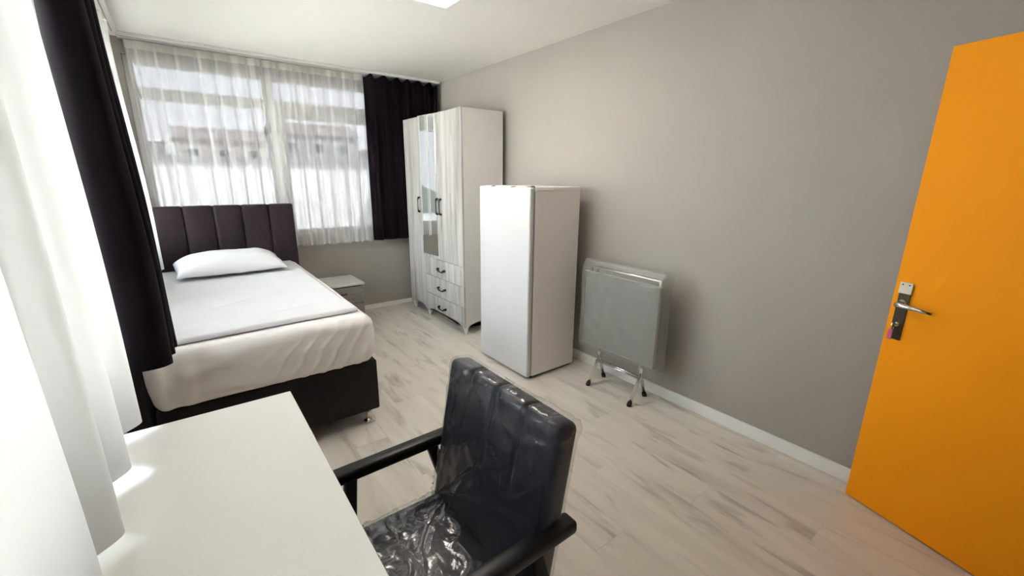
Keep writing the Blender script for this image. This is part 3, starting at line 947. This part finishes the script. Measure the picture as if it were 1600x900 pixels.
# ------------------------------------------------------------------ armchair
ch = thing('armchair', 'black wooden armchair with dark padded seat and back in clear plastic', 'chair', (0.42, 0.895, 0))
YN_, YF_ = 0.628, 1.166     # centre lines of the two arms
for y in (YN_, YF_):
    obj('arm', bar(B(), (0.135, y, 0.632), (0.685, y, 0.640), 0.036, 0.050, 0.009), M_chairw, ch, True)
    obj('leg', bar(B(), (0.288, y, 0.617), (0.235, y, 0.0), 0.036, 0.030, 0.006), M_chairw, ch, True)
    obj('leg', bar(B(), (0.560, y, 0.617), (0.735, y, 0.0), 0.036, 0.030, 0.006), M_chairw, ch, True)
    obj('side_rail', bar(B(), (0.225, y, 0.315), (0.640, y, 0.300), 0.045, 0.024, 0.004), M_chairw, ch, True)
for xa, za in ((0.245, 0.318), (0.615, 0.30)):
    obj('cross_rail', bar(B(), (xa, YN_ + 0.015, za), (xa, YF_ - 0.015, za), 0.024, 0.045, 0.004), M_chairw, ch, True)
obj('seat_board', bx((0.20, YN_ + 0.035, 0.335), (0.60, YF_ - 0.035, 0.355)), M_chairw, ch)
# seat cushion
SC = Vector((0.385, 0.897, 0.420))
SW, SD, ST = 0.455, 0.47, 0.10
def seat_fn(p, n):
    q = p.copy()
    if n.z > 0:
        q.z += 0.018 * (1 - (2 * p.x / SW) ** 2) * (1 - (2 * p.y / SD) ** 2)
    return q
b = softbox((SW, SD, ST), 0.035, (20, 20, 3), seat_fn)
bmesh.ops.translate(b, verts=b.verts, vec=SC)
obj('seat', b, M_leather, ch, True)
def ridged(v):
    return 1 - abs(noise.noise(v)) * 2.2
def seat_film(p, n):
    q = seat_fn(p, n) + n * 0.002
    if n.z > 0.2 or abs(n.y) > 0.4 or n.x < -0.4:
        w = p
        # creases fan out from the inner rear corner
        dx, dy = w.x - 0.20, w.y - 0.20
        ang = math.atan2(dy, dx)
        rad = math.hypot(dx, dy)
        k = max(0, ridged(Vector((ang * 5.5 + 2.0 * noise.noise(Vector((w.x * 7, w.y * 7, 0))), rad * 5, 0.7)))) ** 4
        k2 = max(0, ridged(Vector((w.x * 12, w.y * 7, 4.2)) + Vector((noise.noise(w * 9), 0, 0)))) ** 5
        q += n * (0.1 + 0.9 * max(0, n.z) ** 2) * (0.009 * k * sm(0, 0.1, rad) + 0.008 * k2 + 0.004 * noise.noise(w * 24))
    return q
b = softbox((SW + 0.006, SD + 0.008, ST + 0.006), 0.037, (90, 90, 12), seat_film)
bmesh.ops.translate(b, verts=b.verts, vec=SC + Vector((0, 0, 0.002)))
obj('seat_film', b, M_film_seat, ch, True)['label'] = 'clear wrinkled plastic over the seat'
# back cushion, leaning back, four channels
BWd, BT, BHt = 0.515, 0.078, 0.52
lean = math.radians(10)
RB = Matrix.Rotation(lean, 3, 'Y')
BCn = Vector((0.622, 0.888, 0.668))
def back_fn(p, n):
    q = p.copy()
    if n.x < 0.2:
        c = (p.y / BWd + 0.5) * 4
        fr_ = c - math.floor(c)
        seam = math.exp(-(min(fr_, 1 - fr_) / 0.05) ** 2) * (1 if 0.3 < c < 3.7 else 0)
        up_ = sm(-0.05, 0.22, p.z)
        q.x += 0.009 * seam * up_ * (1 if n.x < -0.2 else 0.3)
        q.z -= 0.009 * seam * (1 if n.z > 0.3 else 0)
        q.x -= 0.010 * (1 - (2 * p.y / BWd) ** 2) * sm(0.25, 0.05, abs(p.z)) * (1 if n.x < -0.3 else 0)
    return q
b = softbox((BT, BWd, BHt), 0.022, (3, 56, 34), back_fn)
bmesh.ops.rotate(b, verts=b.verts, cent=(0, 0, 0), matrix=RB)
bmesh.ops.translate(b, verts=b.verts, vec=BCn)
obj('backrest', b, M_leather, ch, True)
def back_film(p, n):
    q = back_fn(p, n) + n * 0.002
    k = max(0, ridged(Vector((p.y * 9 + p.z * 5, p.z * 3 - p.y * 2, 2.1)))) ** 6
    dx, dz = p.y - 0.24, p.z + 0.22
    ang = math.atan2(dz, -dx)
    k2 = max(0, ridged(Vector((ang * 4.5, math.hypot(dx, dz) * 1.5, 7.7)))) ** 6
    edge = sm(0.21, 0.25, p.z) * sm(0.17, 0.25, -p.y)
    face = 1.0 if n.x < -0.5 else 0.25
    q += n * face * (0.004 * k + 0.010 * k2 * sm(0.25, -0.1, p.z) + 0.003 * noise.noise(p * 22))
    q += n * edge * 0.016 * abs(noise.turbulence(p * 26, 3, True))
    if n.z > 0.3:
        q.z += 0.008 * max(0, noise.noise(Vector((p.y * 16, p.x * 20, 1))))
    return q
b = softbox((BT + 0.006, BWd + 0.008, BHt + 0.006), 0.024, (10, 110, 90), back_film)
bmesh.ops.rotate(b, verts=b.verts, cent=(0, 0, 0), matrix=RB)
bmesh.ops.translate(b, verts=b.verts, vec=BCn + Vector((0.002, 0, 0.002)))
obj('back_film', b, M_film, ch, True)['label'] = 'clear plastic over the backrest'

# ------------------------------------------------------------------ orange door
HINGE, FREE = Vector((2.155, -0.378, 0)), Vector((2.402, 0.404, 0))
dd = (HINGE - FREE).normalized()
dn = Vector((-dd.y, dd.x, 0))
if dn.x > 0:
    dn = -dn
DW = (HINGE - FREE).length
DT = 0.04
def dbox(s0, s1, t0, t1, z0, z1, bev=0.0):
    """box in door coordinates: s from the free edge, t towards the camera side"""
    bm = bx((s0, t0, z0), (s1, t1, z1), bev, 2)
    for v in bm.verts:
        c = v.co.copy()
        v.co = FREE + dd * c.x + dn * c.y + Vector((0, 0, c.z))
    return bm
def dpt(s, tt, z):
    return FREE + dd * s + dn * tt + Vector((0, 0, z))
DTOP = 1.995
door = struct(obj('door_1', dbox(0, DW, -DT, 0, 0.008, DTOP, 0.0015), M_orange), 'plain bright orange door standing open')
obj('back_plate', dbox(0.022, 0.064, 0.0005, 0.008, 0.835, 1.085, 0.002), M_lockplate, door)
sl = obj('plate_sleeve', dbox(0.020, 0.066, 0.0085, 0.0105, 1.040, 1.088, 0.0008), M_cream, door)
b = B()
for s in (0.031, 0.055):
    p = dpt(s, 0.0105, 1.078)
    tube(b, [p, p + dn * 0.0012], 0.003, 8)
obj('screw', b, M_gap, sl)
b = tube(B(), [dpt(0.043, 0.008, 0.998), dpt(0.043, 0.018, 0.998)], 0.017, 16)
obj('rosette', b, M_steel, door, True)
b = tube(B(), [dpt(0.043, 0.018, 0.998), dpt(0.043, 0.045, 0.998), dpt(0.048, 0.054, 0.998), dpt(0.065, 0.057, 0.998), dpt(0.11, 0.055, 0.996), dpt(0.165, 0.050, 0.990)],
         [0.011, 0.011, 0.012, 0.0105, 0.009, 0.007], 12)
obj('lever_handle', b, M_chrome, door, True)
b = tube(B(), [dpt(0.043, 0.008, 0.905), dpt(0.043, 0.016, 0.905)], 0.010, 14)
obj('lock_cylinder', b, M_steel, door, True)
k = thing('key', 'small key in the door lock with a pink plastic tag', 'key', dpt(0.043, 0.0165, 0.905))
b = B()
tube(b, [dpt(0.043, 0.0165, 0.905), dpt(0.043, 0.028, 0.905)], 0.003, 8)
p = dpt(0.043, 0.036, 0.905)
tube(b, [p + dd * (-0.0012), p + dd * 0.0012], 0.011, 14)
obj('blade', b, M_steel, k)
ring = [p + Vector((0, 0, -0.014)) + (dn * math.cos(a) + Vector((0, 0, 1)) * math.sin(a)) * 0.008 for a in [2 * math.pi * i / 14 for i in range(15)]]
obj('key_ring', tube(B(), ring, 0.0012, 6, False), M_steel, k, True)
def tagbox():
    bm = bx((0.031, 0.024, 0.838), (0.047, 0.030, 0.882), 0.002, 2)
    for v in bm.verts:
        c = v.co.copy()
        v.co = FREE + dd * c.x + dn * (c.y + 0.008) + Vector((0, 0, c.z))
    return bm
obj('key_tag', tagbox(), M_pink, k)
for zz in (0.25, 1.75):
    obj('hinge', tube(B(), [dpt(DW + 0.004, 0.004, zz - 0.045), dpt(DW + 0.004, 0.004, zz + 0.045)], 0.007, 10), M_steel, door, True)

# ------------------------------------------------------------------ the town outside
M_ground = mat('pale dusty ground', (0.74, 0.72, 0.68, 1), 0.9, vary=0.2, vscale=0.3)
M_h1 = mat('white render', (0.86, 0.84, 0.81, 1), 0.85, vary=0.04)
M_h2 = mat('grey render', (0.33, 0.33, 0.33, 1), 0.85, vary=0.08)
M_h3 = mat('beige render', (0.45, 0.40, 0.35, 1), 0.85, vary=0.06)
M_h4 = mat('cream render', (0.72, 0.70, 0.67, 1), 0.85, vary=0.04)
M_roof_pale = mat('pale metal roof', (0.145, 0.148, 0.17, 1), 0.5, vary=0.06)
M_roof_tile = mat('dull tile roof', (0.30, 0.25, 0.225, 1), 0.8, vary=0.15)
M_hwin = mat('dark window glass', (0.05, 0.055, 0.065, 1), 0.15, vary=0.1)
M_hill = mat('hillside scrub', (0.17, 0.175, 0.15, 1), 0.95, vary=0.3, vscale=0.15)
M_hframe = mat('pale window frame', (0.6, 0.6, 0.58, 1), 0.5, vary=0.02)
GZ = -6.0
struct(obj('ground', bx((-160, -60, GZ - 0.5), (200, 260, GZ)), M_ground))
def hill_fn(u, v):
    x = -70 + 240 * u
    y = 70 + 120 * v
    z = GZ - 0.2 + 17 * sm(0, 0.75, v) * (0.75 + 0.35 * noise.noise(Vector((x * 0.02, y * 0.02, 1)))) + 1.2 * noise.noise(Vector((x * 0.08, y * 0.08, 4)))
    return Vector((x, y, z))
struct(obj('hillside', grid(hill_fn, 60, 30), M_hill, None, True))

def house(loc, sx_, sy_, h, wall, roof, pitched, label, face_rows, face_cols, cat='house', parapet=True, sill_z=None):
    x, y = loc
    z0 = sill_z if sill_z is not None else GZ
    t = thing('house', label, cat, (x, y, z0))
    obj('walls', bx((x - sx_ / 2, y - sy_ / 2, z0), (x + sx_ / 2, y + sy_ / 2, z0 + h)), wall, t)
    if pitched:
        zt = z0 + h
        o = 0.4
        pts = [(y - sy_ / 2 - o, zt - 0.1), (y, zt + pitched), (y + sy_ / 2 + o, zt - 0.1), (y + sy_ / 2 + o, zt + 0.08), (y, zt + pitched + 0.2), (y - sy_ / 2 - o, zt + 0.08)]
        obj('roof', prism(B(), pts, 'x', x - sx_ / 2 - o, x + sx_ / 2 + o), roof, t)
    else:
        b = B()
        box(b, (x - sx_ / 2 - 0.15, y - sy_ / 2 - 0.15, z0 + h), (x + sx_ / 2 + 0.15, y + sy_ / 2 + 0.15, z0 + h + 0.25))
        obj('roof', b, roof, t)
    for r in range(face_rows):
        for c in range(face_cols):
            wx = x - sx_ / 2 + sx_ * (c + 0.5) / face_cols
            wz = z0 + h - 1.6 - r * 2.8
            b = B()
            rect_frame(b, lambda u, d, z: (u, y - sy_ / 2 + d, z), wx - 0.55, wx + 0.55, wz - 0.65, wz + 0.65, 0.08, -0.05, 0.0, 0)
            w_ = obj('window', b, M_hframe, t)
            obj('pane', bx((wx - 0.47, y - sy_ / 2 - 0.03, wz - 0.57), (wx + 0.47, y - sy_ / 2 - 0.001, wz + 0.57)), M_hwin, w_)
    return t

# near block with a sunlit blank wall, straight across from the left half of the window
house((3.2, 26.0), 10.0, 7.0, 8.0, M_h1, M_h2, 0, 'low white block with a blank sunlit wall, seen through the left pane', 0, 0)
house((13.6, 21.5), 9.0, 10.0, 6.2, M_h2, M_roof_pale, 1.5, 'house under a wide pale metal roof seen through the right half of the far window', 0, 0)
rng = random.Random(11)
spots = [(-5, 62, 9, 7, M_h2, 0), (4.5, 60, 8, 7, M_h3, 1.2), (14.7, 62, 9, 7, M_h2, 1.4), (25.5, 61, 8, 7, M_h1, 0), (35.5, 63, 9, 7, M_h2, 1.5), (46, 64, 8, 8, M_h3, 0),
         (0.5, 86, 10, 8, M_h1, 1.3), (12.5, 88, 10, 8, M_h2, 0), (25, 90, 10, 8, M_h3, 1.4), (38, 92, 11, 8, M_h1, 1.4), (50.5, 88, 10, 8, M_h2, 0), (18.5, 112, 12, 8, M_h1, 0), (44, 116, 12, 8, M_h2, 1.3)]
desc = ['grey flat roofed house at the left end of the town row', 'beige house with a low tiled roof, second in the town row', 'grey house with a tiled roof in the middle of the town row',
        'white flat roofed house right of centre in the town row', 'wide grey house with a tiled roof, right side of the town row', 'beige flat roofed house at the right end of the town row',
        'white tiled house at the left of the second row on the hill', 'grey flat block second from left in the hill row', 'beige tiled house in the middle of the hill row',
        'white tiled house right of centre in the hill row', 'grey flat block at the right end of the hill row', 'white flat block alone near the left hilltop', 'grey tiled house alone near the right hilltop']
for (x, y, sx_, sy_, wl, pt), ds in zip(spots, desc):
    base = GZ if y < 70 else hill_fn((x + 70) / 240, (y - 70) / 120).z - 2.5
    hh = (11.0 if y < 70 else 8.5) + rng.uniform(-1.8, 1.6)
    house((x, y), sx_, sy_, hh, wl, M_roof_tile if pt else M_h1, pt, ds, 2, 3, sill_z=base)
# across the street on the left side
house((-22, 3.0), 8, 26, 8.0, M_h4, M_roof_tile, 0, 'long white house across the street from the left window', 0, 0)
